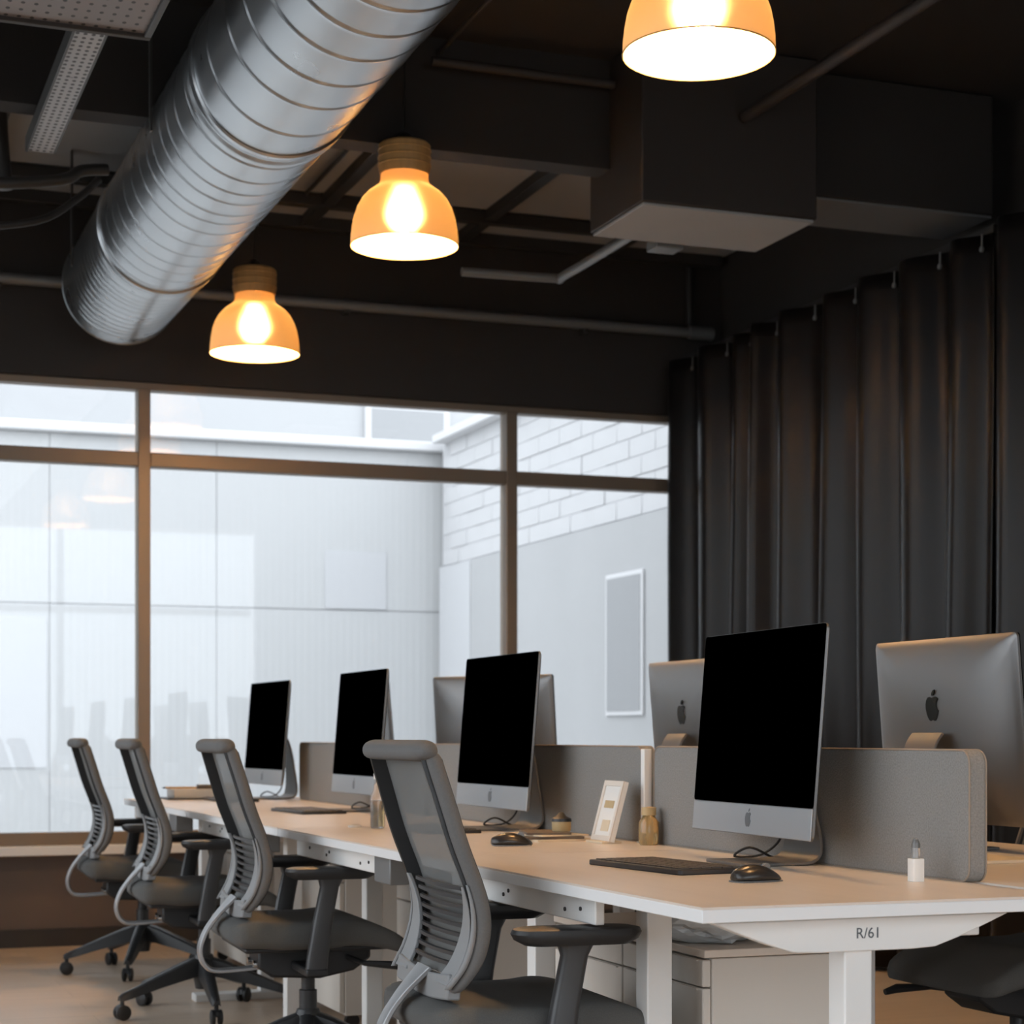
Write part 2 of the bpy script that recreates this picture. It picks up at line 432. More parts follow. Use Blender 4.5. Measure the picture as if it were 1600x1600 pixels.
mat('upper_render', (0.47, 0.475, 0.485), 0.8)
bb = tag(empty('upper_building', (0, 21.0, -0.3)), 'white set-back upper storey with a grey window above the coping', 'building')
MB().box(-10, 12, 0.0, 0.4, 0, 9).build('wall', 'upper_render', bb, smooth=False)
wd = MB().box(6.05, 7.05, -0.06, -0.004, 4.15, 5.1).build('window', 'coping_white', bb, bevel=0.005)
MB().box(6.12, 6.98, -0.07, -0.05, 4.22, 5.03).build('pane', 'window_grey', wd, smooth=False)

rw = tag(empty('wing_building', (WX, 10.0, -0.3)), 'white painted block wing with grey lower wall and small window', 'building')
MB().box(0.02, 0.5, -0.4, 5.92, 0, 3.85).build('wall', 'mortar_white', rw, smooth=False)
MB().box(-0.10, 0.6, -0.4, 5.86, 3.85, 3.92).build('coping', 'coping_white', rw, bevel=0.01)
blk = None
for r in range(8):
    off = 0.0 if r % 2 == 0 else 0.21
    for k in range(15):
        y = -0.4 + 0.42 * k + off
        if y > 5.6: continue
        dx = random.uniform(-0.004, 0.004)
        if blk is None:
            blk = MB().box(0.012, 0.025, 0.003, 0.417, 0.002, 0.131).build('block', 'block_white', rw, bevel=0.004, seg=1)
            blk.location = (dx, y, 2.79 + 0.1335 * r)
        else:
            inst(blk, 'block', rw, (dx, y, 2.79 + 0.1335 * r))
MB().box(-0.01, 0.02, -0.4, 5.10, 0, 2.78).build('grey_render', 'render_grey', rw, smooth=False)
MB().box(-0.01, 0.02, 5.12, 5.93, 0, 2.78).build('corner_render', 'facade_pale', rw, smooth=False)
wf = MB().box(-0.03, -0.012, 1.60, 2.22, 1.45, 2.42).build('window', 'coping_white', rw, bevel=0.005)
MB().box(-0.034, -0.028, 1.63, 2.19, 1.48, 2.39).build('pane', 'window_grey', wf, smooth=False)

# ================================================================== CEILING SERVICES
# round spiral duct
DX, DZC, DR, DEND = 1.42, 3.10, 0.267, 9.0
duct = tag(empty('spiral_duct', (DX, 0, DZC)), 'large round galvanised spiral duct running under the dark ceiling', 'duct')
def ring_profile(y0, y1, ribs):
    pts = [(DR, y0), (DR, y0 + 0.06)]
    for y in ribs:
        if y0 + 0.085 < y < y1 - 0.085:
            pts += [(DR, y - 0.024), (DR, y - 0.012), (DR + 0.0025, y - 0.006), (DR + 0.0025, y - 0.003), (DR - 0.005, y - 0.001), (DR - 0.005, y + 0.001), (DR + 0.0015, y + 0.003), (DR, y + 0.010), (DR, y + 0.022)]
    pts += [(DR, y1 - 0.06), (DR, y1)]; return pts
joints = [-2.2, 0.2, 2.2, 4.0, 5.96, 7.94, DEND]
rotY = Matrix.Rotation(-PI / 2, 4, 'X')      # lathe z axis -> +y
for i in range(len(joints) - 1):
    a, b = joints[i], joints[i + 1]
    step = 0.24 if b < 6.5 else (0.15 if b < 8 else 0.07)
    ribs = []; y = a + step * 0.7
    while y < b:
        ribs.append(y); y += step * random.uniform(0.75, 1.2)
    prof = ring_profile(a, b, ribs)
    mb = MB().lathe(prof, 72, mtx=rotY)
    o = mb.build('duct_section', 'galvanised_steel', duct)
    if i < len(joints) - 2:
        MB().lathe([(DR + 0.001, b - 0.055), (DR + 0.008, b - 0.05), (DR + 0.009, b - 0.02), (DR + 0.004, b - 0.008), (DR + 0.004, b + 0.008), (DR + 0.009, b + 0.02), (DR + 0.008, b + 0.05), (DR + 0.001, b + 0.055)], 72, mtx=rotY).build('joint_band', 'galvanised_steel', duct)
MB().lathe([(DR, DEND), (DR + 0.004, DEND + 0.005), (DR - 0.006, DEND + 0.012), (0.01, DEND + 0.012)], 72, mtx=rotY).build('end_cap', 'galvanised_steel', duct)
for y in (1.2, 3.1, 5.0, 6.6, 8.6):
    for sx in (-1, 1):
        MB().box(sx * (DR + 0.012) - 0.004, sx * (DR + 0.012) + 0.004, y - 0.015, y + 0.015, -0.02, ZC - DZC - 0.001).build('hanger', 'dark_metal', duct)

# rectangular duct
rd = tag(empty('box_duct', (2.95, 6.52, 3.0)), 'dark rectangular duct box with underside coloured pale as if lit, hung from the ceiling', 'duct')
MB().box(0, 0.74, 0.0, 0.50, 0, 0.615).build('duct_box', 'box_duct_paint', rd, bevel=0.006)
MB().box(0.01, 0.73, 0.01, 0.49, -0.012, 0.0).build('lit_underside', 'grey_ceiling', rd, bevel=0.003)  # light on the bottom face, put into a paler colour than the box
MB().box(0.74, 1.62, 0.12, 0.50, 0.13, 0.615).build('branch_box', 'dark_ceiling', rd, bevel=0.006)
MB().box(0.74, 1.62, 0.13, 0.49, 0.12, 0.13).build('lit_branch_underside', 'conduit_grey', rd, bevel=0.002)  # lit bottom of the branch, likewise done by a paler colour
MB().box(0.30, 0.42, 0.52, 0.62, -0.02, 0.02).build('clip', 'conduit_grey', rd, bevel=0.004)

def pipe(name, pts, r, material, label, cat='pipe'):
    o = MB().tube(smoothpath(pts, 5) if len(pts) > 2 else pts, r, 12).build(name, material)
    return tag(o, label, cat)
wp = tag(empty('wall_pipe', (0, 9.34, 3.17)), 'long pale grey pipe along the dark wall above the window', 'pipe')
MB().tube([(XL + 0.02, 0, 0), (4.55, 0, 0.01)], 0.026, 14).build('pipe_run', 'conduit_grey', wp)
MB().tube([(4.5, 0, 0.01), (4.64, 0, 0.01)], 0.036, 14).build('coupling', 'conduit_grey', wp)
for x in (-0.6, 0.9, 2.6, 3.9):
    MB().box(x - 0.015, x + 0.015, -0.01, 0.065, -0.035, 0.04).build('bracket', 'dark_metal', wp, bevel=0.003)
pipe('ceiling_pipe', [(3.37, 6.50, 3.355), (3.42, 2.0, 3.36)], 0.024, 'box_duct_paint', 'brown ceiling pipe running from the duct box towards the upper right')
pipe('stub_pipe', [(3.2, 7.04, 3.055), (3.2, 7.90, 3.055), (3.17, 7.97, 3.055), (2.75, 8.0, 3.055)], 0.020, 'conduit_grey', 'short grey pipe below the ceiling bay, elbowed beside the duct box')
pipe('drop_pipe', [(4.52, 9.37, 3.22), (4.52, 9.37, ZC - 0.01)], 0.02, 'dark_metal', 'thin dark vertical pipe in the corner above the curtain')
pipe('cross_conduit', [(2.2, 6.74, 3.50), (2.93, 6.74, 3.50), ], 0.018, 'box_duct_paint', 'dark conduit fixed along the ceiling beam behind the nearest lamp', 'conduit')
pipe('lamp_conduit', [(2.25, 1.2, 3.56), (2.25, 8.8, 3.56)], 0.010, 'dark_metal', 'thin dark conduit on the ceiling above the row of lamps', 'conduit')
pipe('bent_conduit', [(0.2, 7.15, 3.02), (0.65, 7.2, 3.02), (0.92, 7.25, 3.07), (1.0, 7.28, 3.12), (1.10, 7.30, 3.14)], 0.022, 'dark_metal', 'dark bent conduit left of the round duct', 'conduit')
pipe('hanging_cable', [(0.05, 7.35, 2.93), (0.5, 7.4, 2.90), (0.85, 7.45, 2.96), (1.02, 7.5, 3.08), (1.1, 7.5, 3.16)], 0.014, 'cord_black', 'dark cable sagging below the bent conduit', 'cable')
pipe('service_post', [(0.72, 7.3, 3.03), (0.70, 7.3, 3.3), (0.71, 7.3, ZC - 0.04)], 0.035, 'dark_metal', 'dark vertical drop post beside the perforated strip', 'post')
sd = tag(empty('smoke_detector', (2.85, 8.0, ZC - 0.03)), 'small dark round detector on the pale ceiling panel', 'detector')
MB().lathe([(0.0, -0.045), (0.03, -0.042), (0.05, -0.025), (0.055, 0.0)], 20).build('housing', 'detector', sd)
MB().lathe([(0.055, -0.006), (0.062, -0.004), (0.062, 0.0)], 20).build('base_ring', 'dark_metal', sd)

# perforated cable trays, upper left
ct = tag(empty('cable_tray', (0.0, 0, 3.05)), 'wide perforated metal tray at the upper left ceiling', 'cable tray')
MB().box(-0.7, 0.95, 3.6, 5.60, 0.0, 0.006).build('tray_bed', 'perforated_tray', ct, smooth=False)
MB().box(-0.7, 0.97, 5.60, 5.625, -0.012, 0.05).build('end_lip', 'box_duct_paint', ct, bevel=0.003)
MB().box(0.95, 0.97, 3.6, 5.60, -0.012, 0.05).build('side_lip', 'dark_metal', ct, bevel=0.003)
for x in (-0.4, 0.8):
    MB().tube([(x, 4.6, 0.0), (x, 4.6, ZC - 3.05 - 0.002)], 0.006, 8).build('rod', 'dark_metal', ct)
ps = tag(empty('perforated_strip', (0.83, 5.66, 3.12)), 'narrow perforated steel strip hanging beyond the wide tray', 'cable tray')
MB().box(-0.045, 0.045, 0.0, 1.44, 0.0, 0.005).build('strip_bed', 'perforated_strip', ps, smooth=False)
MB().box(-0.053, -0.045, 0.0, 1.44, -0.004, 0.05).build('side_lip', 'dark_metal', ps, smooth=False)
MB().box(0.045, 0.053, 0.0, 1.44, 0.0, 0.05).build('side_lip', 'dark_metal', ps, smooth=False)
MB().tube([(0, 0.6, 0.0), (0, 0.6, ZC - 3.12 - 0.002)], 0.006, 8).build('rod', 'dark_metal', ps)

# ================================================================== CURTAINS
def curtain(name, y0, y1, label, n_pleat, seed):
    rnd = random.Random(seed)
    root = tag(empty(name, (4.41, y0, 0.0)), label, 'curtain', 'dark curtains along the wall')
    L = y1 - y0
    edges = [0.0]
    for i in range(n_pleat): edges.append(edges[-1] + rnd.uniform(0.75, 1.25))
    edges = [e / edges[-1] * L for e in edges]
    cols = []; seg = 18
    for i in range(n_pleat):
        amp = rnd.uniform(0.055, 0.085); sk = rnd.uniform(0.8, 1.25)
        for k in range(seg):
            t = k / seg
            cols.append((edges[i] + (edges[i + 1] - edges[i]) * t, -1.5 * amp * (math.sin(PI * t ** sk) ** 2.2) + 0.008 * math.sin(4 * PI * t + i), i))
    cols.append((L, 0.0, n_pleat))
    zs = [0.02, 0.5, 1.0, 1.5, 2.0, 2.5, 2.8, 2.92, 2.99]
    vs, fs = [], []
    for z in zs:
        g = 1.12 - 0.22 * z / 3.0
        for y, x, i in cols:
            vs.append((x * g + 0.006 * math.sin(3.1 * y + z * 0.7), y + 0.012 * math.sin(1.7 * z + i * 2.1), z))
    n = len(cols)
    for a in range(len(zs) - 1):
        for b in range(n - 1):
            fs.append((a * n + b, a * n + b + 1, (a + 1) * n + b + 1, (a + 1) * n + b))
    MB().add(vs, fs).build('cloth', 'curtain_cloth', root, solid=0.004)
    hk = None
    for i in range(n_pleat):
        y = edges[i] + 0.03
        if hk is None:
            hk = MB().tube([(0.0, 0, 0), (-0.008, 0, 0.0)], 0.012, 8).box(-0.004, 0.0, -0.004, 0.004, 0.0, 0.06).build('hook', 'conduit_grey', root)
            hk.location = (-0.02, y, 2.93)
        else:
            inst(hk, 'hook', root, (-0.02, y, 2.93))
    MB().box(0.01, 0.05, 0, L, 2.995, 3.025).build('rail', 'dark_metal', root)
    return root
curtain('curtain', 6.42, 9.33, 'dark charcoal pleated curtain from the window corner to mid wall', 9, 3)
curtain('curtain', 2.6, 6.38, 'dark charcoal pleated curtain at the right picture edge', 11, 5)

# ================================================================== DESKS
XE, XM0, XM1, XE2 = 1.375, 2.085, 2.115, 2.95
bounds = [2.80, 4.26, 5.72, 7.18, 8.64]
far_names = ['nearest the camera', 'second from the camera', 'third from the camera', 'farthest, beside the window']
def desk_wing(side, y):
    """trapezoid apron across the desk end"""
    x0, x1 = (XE + 0.045, XM0 - 0.09) if side == 0 else (XM1 + 0.09, XE2 - 0.05)
    c = (x0 + x1) / 2; h = (x1 - x0) / 2
    poly = [(x0, DZ - 0.032)]
    for k in range(13):
        a = k / 12
        poly.append((x0 + 0.01 + (2 * h - 0.02) * a, DZ - 0.036 - 0.052 * min(1.0, 1.35 * math.sin(PI * a))))
    poly.append((x1, DZ - 0.032))
    return MB().prism(poly, y, y + 0.035, 'y'), c
def make_desk(i, side):
    y0, y1 = bounds[i] + 0.003, bounds[i + 1] - 0.003
    xa, xb = (XE, XM0) if side == 0 else (XM1, XE2)
    row = 'chair-side' if side == 0 else 'curtain-side'
    root = tag(empty('desk', ((xa + xb) / 2, (y0 + y1) / 2, 0)), 'pale wood sit-stand desk in the %s row, %s' % (row, far_names[i]), 'desk', 'bench desks')
    inv = Matrix.Translation((-(xa + xb) / 2, -(y0 + y1) / 2, 0))
    def put(mb, name, m, bevel=0.0, par=root, **k):
        mb.v = [tuple(inv @ Vector(p)) for p in mb.v]
        return mb.build(name, m, par, bevel=bevel, **k)
    put(MB().box(xa, xb, y0, y1, DZ - 0.004, DZ), 'desktop', 'desk_laminate', smooth=False)
    put(MB().box(xa - 0.0, xb, y0, y1, DZ - 0.026, DZ - 0.0041), 'edge_board', 'white_edge', 0.0015)
    lx = (xa + xb) / 2 - (0.03 if side == 0 else -0.03)
    for yl, yw, lx in ((y0 + 0.06, y0 + 0.05, lx), (y0 + 0.60, None, 1.578)) if side == 0 else ((y0 + 0.06, y0 + 0.05, lx), (y1 - 0.10, None, 2.49)):
        if yw is not None:
            wmb, c = desk_wing(side, yw); wing = put(wmb, 'end_apron', 'white_paint', 0.002)
        put(MB().box(lx - 0.027, lx + 0.027, yl, yl + 0.055, 0.03, DZ - 0.03), 'leg', 'white_paint', 0.003)
        put(MB().box(*((max(xa + 0.03, lx - 0.28), min(xb - 0.03, lx + 0.28)) if yw is not None else (lx - 0.036, lx + 0.036)), yl - 0.012, yl + 0.067, 0.0, 0.03), 'foot', 'white_paint', 0.004)
    # side rail under the sitting edge
    xr = xa + 0.045 if side == 0 else xb - 0.065
    rail = put(MB().box(xr, xr + 0.02, y0 + 0.55, y0 + 1.40, DZ - 0.081, DZ - 0.027), 'side_rail', 'white_paint', 0.003)
    if side == 0:
        for yy, zz in ((0.62, 0.055), (0.70, 0.062), (1.02, 0.05), (1.05, 0.06), (1.24, 0.05)):
            put(MB().tube([(xr - 0.003, y0 + yy, DZ - zz), (xr + 0.001, y0 + yy, DZ - zz)], 0.0042, 8), 'bolt', 'dark_metal', par=root)
        if i > 0: put(MB().box(xr - 0.01, xr + 0.06, y0 + 0.40, y0 + 0.54, DZ - 0.10, DZ - 0.027), 'control_box', 'conduit_grey', 0.004)
        put(MB().box(1.93, 1.97, y0 + 0.1, y1 - 0.1, DZ - 0.075, DZ - 0.028), 'cross_beam', 'white_paint', 0.003)
    return root
desks = [make_desk(i, 0) for i in range(4)] + [make_desk(i, 1) for i in range(4)]

# marking printed on the near apron
fc = bpy.data.curves.new('marking', 'FONT'); fc.body = 'R/61'; fc.size = 0.026; fc.extrude = 0.0003; fc.align_x = 'CENTER'
fo = bpy.data.objects.new('marking', fc); COL.objects.link(fo)
dg = bpy.context.evaluated_depsgraph_get()
me = bpy.data.meshes.new_from_object(fo.evaluated_get(dg)); bpy.data.objects.remove(fo)
me.materials.clear(); me.materials.append(M['logo_grey'])
mk = bpy.data.objects.new('marking', me); COL.objects.link(mk); mk.parent = [c for c in kids(desks[0]) if c.name.startswith('end_apron')][0]
mk.rotation_euler = (PI / 2, 0, 0)
mk.location = Vector((1.713, bounds[0] + 0.0523, DZ - 0.066)) - desks[0].location

# pedestals under the chair-side desks
def make_pedestal(i):
    y0 = bounds[i] + 0.64; ln = 0.80
    root = tag(empty('drawer_pedestal', (1.69 if i == 0 else 1.745, y0, 0)), 'white drawer pedestal under the chair-side desk %s' % far_names[i], 'drawer unit', 'pedestals under the desks')
    MB().box(0.02, 0.32, 0.0, ln, 0.05, 0.565).build('carcass', 'pedestal_white', root, bevel=0.003)
    MB().box(0.0, 0.33, -0.005, ln + 0.005, 0.567, 0.583).build('top_board', 'desk_laminate', root, bevel=0.002)
    for a, b in ((0.004, ln / 2 - 0.003), (ln / 2 + 0.003, ln - 0.004)):
        for z0, z1 in ((0.06, 0.285), (0.288, 0.505), (0.508, 0.562)):
            d = MB().box(0.0, 0.019, a, b, z0, z1).build('drawer', 'pedestal_white', root, bevel=0.003)
            MB().box(-0.004, 0.001, a + 0.02, b - 0.02, z1 - 0.004, z1 - 0.001).build('finger_grip', 'pedestal_white', d)
    for x in (0.06, 0.28):
        for y in (0.06, ln - 0.06):
            MB().tube([(x, y - 0.012, 0.025), (x, y + 0.012, 0.025)], 0.025, 14).build('castor', 'black_plastic', root)
    return root
peds = [make_pedestal(i) for i in range(4)]

# ================================================================== PARTITIONS
def make_partition(y0, y1, label):
    root = tag(empty('desk_partition', (2.10, y0, DZ)), label, 'partition', 'felt partitions between the desk rows')
    L = y1 - y0; H = 0.252
    o = [(L / 2 + a, H / 2 + b) for a, b in rrect(L / 2, H / 2, 0.028, 6)]
    MB().prism(o, -0.019, 0.019, 'x').build('felt_panel', 'partition_felt', root, bevel=0.006, seg=3)
    for x in (-0.0185, 0.0185):
        pts = [(x, a, b) for a, b in [(L / 2 + p, H / 2 + q) for p, q in rrect(L / 2 - 0.001, H / 2 - 0.001, 0.027, 6)]]
        MB().tube(pts, 0.002, 6, closed=True).build('piping', 'partition_piping', root)
    for y in (0.22, L - 0.22):
        MB().box(-0.018, 0.018, y - 0.03, y + 0.03, 0.0, 0.006).build('clamp', 'white_paint', root, bevel=0.002)
    return root
make_partition(3.10, 4.525, 'grey felt desk partition nearest the camera, with a rounded end')
make_partition(4.60, 6.40, 'grey felt desk partition in the middle, beyond the white post')
make_partition(6.45, 8.25, 'grey felt desk partition farthest away, towards the window')
post = tag(empty('partition_post', (2.075, 4.56, DZ)), 'slim white post standing between two grey desk partitions', 'post')
MB().box(-0.011, 0.011, -0.011, 0.011, 0.004, 0.245).build('shaft', 'white_paint', post, bevel=0.002)
MB().box(-0.02, 0.02, -0.018, 0.018, 0.0, 0.004).build('base_plate', 'white_paint', post, bevel=0.001)

# ================================================================== COMPUTERS
PW, PH = 0.62, 0.457
def apple_shape():
    """fruit emblem: body with bite on one side, leaf above"""
    right = [(0.0, 0.36), (0.10, 0.40), (0.20, 0.42), (0.30, 0.385), (0.355, 0.33), (0.29, 0.26), (0.255, 0.17), (0.265, 0.07), (0.32, -0.02), (0.39, -0.07),
             (0.34, -0.21), (0.26, -0.34), (0.18, -0.42), (0.10, -0.425), (0.0, -0.39)]
    left = [(-0.10, -0.425), (-0.18, -0.42), (-0.27, -0.33), (-0.35, -0.19), (-0.395, -0.02), (-0.39, 0.14), (-0.34, 0.29), (-0.25, 0.385), (-0.15, 0.41)]
    body = right + left
    leaf = [(0.0, 0.45), (0.10, 0.47), (0.17, 0.55), (0.19, 0.66), (0.09, 0.63), (0.02, 0.56)]
    return body, leaf
def logo(size, x, zc, mirror, name, material, parent, th=0.0012, mtx=None):
    mb = MB()
    for poly in apple_shape():
        pl = [((-a if mirror else a) * size, zc + b * size) for a, b in poly]
        mb.prism(pl, x, x + th, 'x', mtx=mtx)
    return mb.build(name, material, parent, smooth=False)
def make_computer():
    """all-in-one computer, screen facing local -x, origin at the foot on the desk"""
    root = empty('desktop_computer')
    tilt = Matrix.Translation((-0.055, 0, 0.065)) @ Matrix.Rotation(math.radians(4.6), 4, 'Y')
    # rear shell: flat rim swelling to a bowed back
    rings = []
    for s, x, rr in ((1.0, 0.0, 0.012), (1.0, 0.006, 0.012), (0.985, 0.010, 0.014), (0.93, 0.017, 0.03), (0.82, 0.027, 0.05), (0.64, 0.037, 0.06), (0.42, 0.044, 0.06), (0.2, 0.047, 0.03)):
        rings.append([(x, a, PH / 2 + b) for a, b in rrect(PW / 2 * s, PH / 2 * s, rr, 5)])
    shell = MB().loft(rings, mtx=tilt).build('rear_shell', 'space_grey', root)
    logo(0.071, 0.0445, PH * 0.625, False, 'emblem', 'logo_black', shell, 0.004, tilt)
    chin_h = 0.068
    MB().box(-0.003, 0.0005, -PW / 2 + 0.001, PW / 2 - 0.001, 0.001, chin_h, tilt).build('chin', 'chin_grey', root, bevel=0.002)
    logo(0.038, -0.0036, chin_h * 0.5, True, 'chin_emblem', 'logo_grey', root, 0.001, tilt)
    sc = [(a, (PH + chin_h) / 2 + b) for a, b in rrect(PW / 2 - 0.001, (PH - chin_h) / 2 - 0.001, 0.008, 4)]
    MB().prism(sc, -0.003, 0.0005, 'x', mtx=tilt).build('screen', 'screen_black', root, smooth=False)
    # bent stand: foot plate, curve, neck
    path = smoothpath([(-0.115, 0, 0.004), (0.02, 0, 0.0045), (0.062, 0, 0.010), (0.079, 0, 0.035), (0.078, 0, 0.10), (0.066, 0, 0.19), (0.048, 0, 0.255), (0.028, 0, 0.285)], 5)
    rings = []
    for i, p in enumerate(path):
        q = path[min(i + 1, len(path) - 1)] - path[max(i - 1, 0)]; q.normalize()
        n = Vector((-q.z, 0, q.x)); h = 0.0035; wd = 0.095 if p.z < 0.03 else 0.095 - 0.028 * min(1, (p.z - 0.03) / 0.1)
        rings.append([p + n * h + Vector((0, -wd, 0)), p + n * h + Vector((0, wd, 0)), p - n * h + Vector((0, wd, 0)), p - n * h + Vector((0, -wd, 0))])
    MB().loft(rings).build('stand', 'stand_dark', root, bevel=0.0015)
    cab = smoothpath([(0.0, 0.02, 0.12), (0.05, 0.05, 0.06), (0.04, 0.13, 0.012), (-0.02, 0.15, 0.008), (0.0, 0.11, 0.03), (0.05, 0.10, 0.008), (0.09, 0.16, 0.006)], 6)
    MB().tube(cab, 0.003, 6).build('cable', 'cord_black', root)
    return root
comp0 = make_computer()
first = [True]
def place_computer(x, y, rz, label, group, sc=1.0):
    o = comp0 if first[0] else copy_tree(comp0)
    first[0] = False
    o.location = (x, y, DZ); o.rotation_euler = (0, 0, rz); o.scale = (sc, sc, sc)
    tag(o, label, 'computer', group); return o
def deg(a): return math.radians(a)
g1, g2 = 'computers facing the row of chairs', 'computers seen from behind'
place_computer(1.995, 3.73, deg(-2.7), 'black-screened all-in-one computer on the nearest desk, largest in view', g1, 0.978)
place_computer(1.995, 5.385, 0.0, 'black-screened all-in-one computer beyond the white post, second nearest', g1)
place_computer(1.995, 6.875, 0.0, 'black-screened all-in-one computer behind the nearest chair back, third in its row', g1)
place_computer(1.995, 8.37, deg(2.3), 'black-screened all-in-one computer farthest in the row, beside the window', g1)
place_computer(2.64, 4.07, PI, 'grey computer back with dark emblem at the right edge, nearest partition', g2)
place_computer(2.64, 5.50, PI, 'grey computer back half hidden behind the nearest black screen', g2)
place_computer(2.59, 7.20, PI + deg(30.5), 'angled grey computer back behind the second nearest black screen', g2)
place_computer(2.50, 8.40, PI - deg(14), 'grey computer back, only a sliver beside the third black screen', g2)

# ================================================================== CHAIRS
def back_x(z):
    """centre line of the backrest in side view (local x) against height"""
    P = [(0.505, -0.225), (0.54, -0.19), (0.60, -0.163), (0.665, -0.157), (0.73, -0.176), (0.80, -0.205), (0.90, -0.235), (0.985, -0.262)]
    if z <= P[0][0]: return P[0][1]
    for (z0, x0), (z1, x1) in zip(P, P[1:]):
        if z <= z1:
            t = (z - z0) / (z1 - z0); return x0 + (x1 - x0) * t
    return P[-1][1]
def sm_back(z):
    return sum(back_x(z + d) for d in (-0.03, -0.015, 0, 0.015, 0.03)) / 5
def half_w(z):
    if z < 0.60: return 0.17 + 0.055 * (1 - ((0.60 - z) / 0.10) ** 2) ** 0.5 if z > 0.501 else 0.17
    return 0.225 - 0.012 * max(0, (z - 0.85) / 0.15)
def make_chair():
    """task chair facing local +x, origin on the floor under the column"""
    root = empty('office_chair')
    # seat cushion
    rings = []
    N = 17
    for i in range(N):
        t = i / (N - 1); x = -0.265 + 0.525 * t
        edge = min(1.0, (1 - abs(2 * t - 1)) * 6 + 0.02)
        w2 = 0.238 * (0.80 + 0.20 * math.sqrt(max(0.0, 1 - (1 - edge) ** 2)))
        th = 0.082 * (0.25 + 0.75 * math.sqrt(max(0.0, 1 - (1 - min(1, edge)) ** 2)))
        drop = 0.0
        if t > 0.66: drop = 0.055 * ((t - 0.66) / 0.34) ** 1.8
        if t > 0.7: th *= 1 - 0.45 * (t - 0.7) / 0.3
        zc = 0.455 - drop - (0.006 if 0.2 < t < 0.6 else 0.0)
        ring = []
        for a, b in rrect(w2, th / 2, th * 0.42, 4):
            dip = 0.010 * (1 - (a / w2) ** 2) if b > 0 else 0
            ring.append((x, a, zc + b - dip))
        rings.append(ring)
    MB().loft(rings).build('seat', 'chair_fabric', root, sharp=False, sub=1)
    MB().box(-0.22, 0.20, -0.20, 0.20, 0.402, 0.418).build('seat_pan', 'chair_plastic', root, bevel=0.006)
    # backrest side frames: deep in x, thin in y
    for s in (-1, 1):
        rings = []
        for k in range(25):
            z = 0.515 + (0.978 - 0.515) * k / 24
            x = sm_back(z); y = s * half_w(z)
            dx = 0.021 if z > 0.56 else 0.018
            dxf = dx * 0.70
            ring = [(x - dx, y - s * 0.010, z), (x - dx * 0.6, y + s * 0.008, z), (x + dxf * 0.6, y + s * 0.010, z), (x + dxf, y - s * 0.004, z), (x + dxf * 0.4, y - s * 0.013, z), (x - dx * 0.6, y - s * 0.014, z)]
            rings.append(ring)
        MB().loft(rings).build('side_frame', 'chair_edge', root, sharp=False, sub=1)
        rings = []
        for k in range(25):                                   # dark inner lining of the frame
            z = 0.53 + (0.965 - 0.53) * k / 24
            x = sm_back(z); y = s * (half_w(z) - 0.0135)
            rings.append([(x - 0.026, y + s * 0.003, z), (x + 0.016, y + s * 0.003, z), (x + 0.014, y - s * 0.005, z), (x - 0.025, y - s * 0.005, z)])
        MB().loft(rings).build('frame_lining', 'chair_plastic', root)
    # lower cross frame
    rings = []
    for k in range(13):
        y = -0.19 + 0.38 * k / 12
        z = 0.525 - 0.012 * math.cos(PI * y / 0.38)
        x = sm_back(0.525) - 0.006 + 0.0 * y
        rings.append([(x - 0.016, y, z - 0.022), (x + 0.012, y, z - 0.024), (x + 0.016, y, z + 0.024), (x - 0.012, y, z + 0.028)])
    MB().loft(rings).build('lower_frame', 'chair_shell', root, bevel=0.004)
    # inner shell strip along each side of the lumbar
    for s in (-1, 1):
        rings = []
        for k in range(13):
            z = 0.53 + 0.19 * k / 12
            x = sm_back(z) - 0.022; y1 = s * (half_w(z) - 0.016); wd = 0.085 * (1 - 0.85 * (k / 12) ** 1.5)
            rings.append([(x - 0.005, y1, z), (x + 0.004, y1, z), (x + 0.004, y1 - s * wd, z), (x - 0.005, y1 - s * wd, z)])
        MB().loft(rings).build('shell_strip', 'chair_shell', root, bevel=0.002)
    # pale rear rim along the lumbar part of each side frame
    for s in (-1, 1):
        rings = []
        for k in range(15):
            z = 0.525 + 0.20 * k / 14; x = sm_back(z) - 0.024 + 0.004 * (k / 14) ** 2; y = s * (half_w(z) - 0.003); r = 0.0055 * (1 - 0.6 * (k / 14) ** 2)
            rings.append([(x - r, y - r * 0.6, z), (x - r, y + r * 0.6, z), (x + r, y + r, z), (x + r, y - r, z)])
        MB().loft(rings).build('rear_rim', 'chair_shell', root, sharp=False)
    # mesh
    vs, fs = [], []; nz, ny = 26, 9
    for k in range(nz):
        z = 0.54 + (0.972 - 0.54) * k / (nz - 1)
        for j in range(ny):
            q = 2 * j / (ny - 1) - 1; hw = half_w(z) - 0.014
            vs.append((sm_back(z) + 0.006 - 0.012 * (1 - q * q), q * hw, z))
    for k in range(nz - 1):
        for j in range(ny - 1):
            fs.append((k * ny + j, k * ny + j + 1, (k + 1) * ny + j + 1, (k + 1) * ny + j))
    MB().add(vs, fs).build('mesh_panel', 'chair_mesh', root)
    # padded roll along the top
    rings = []
    for k in range(17):
        t = k / 16; y = -0.232 + 0.464 * t
        e = min(1.0, (1 - abs(2 * t - 1)) * 9); r = 0.55 + 0.45 * math.sqrt(max(0, 1 - (1 - e) ** 2))
        sec = [(-0.030, -0.012), (-0.032, 0.002), (-0.024, 0.015), (-0.007, 0.020), (0.012, 0.018), (0.022, 0.006), (0.023, -0.014), (0.010, -0.024), (-0.010, -0.022), (-0.023, -0.020)]
        rings.append([(-0.268 + a * r, y, 0.982 + b * r) for a, b in sec])
    MB().loft(rings).build('top_roll', 'chair_edge', root, sharp=False, sub=1)
    # lumbar slats
    sl = None
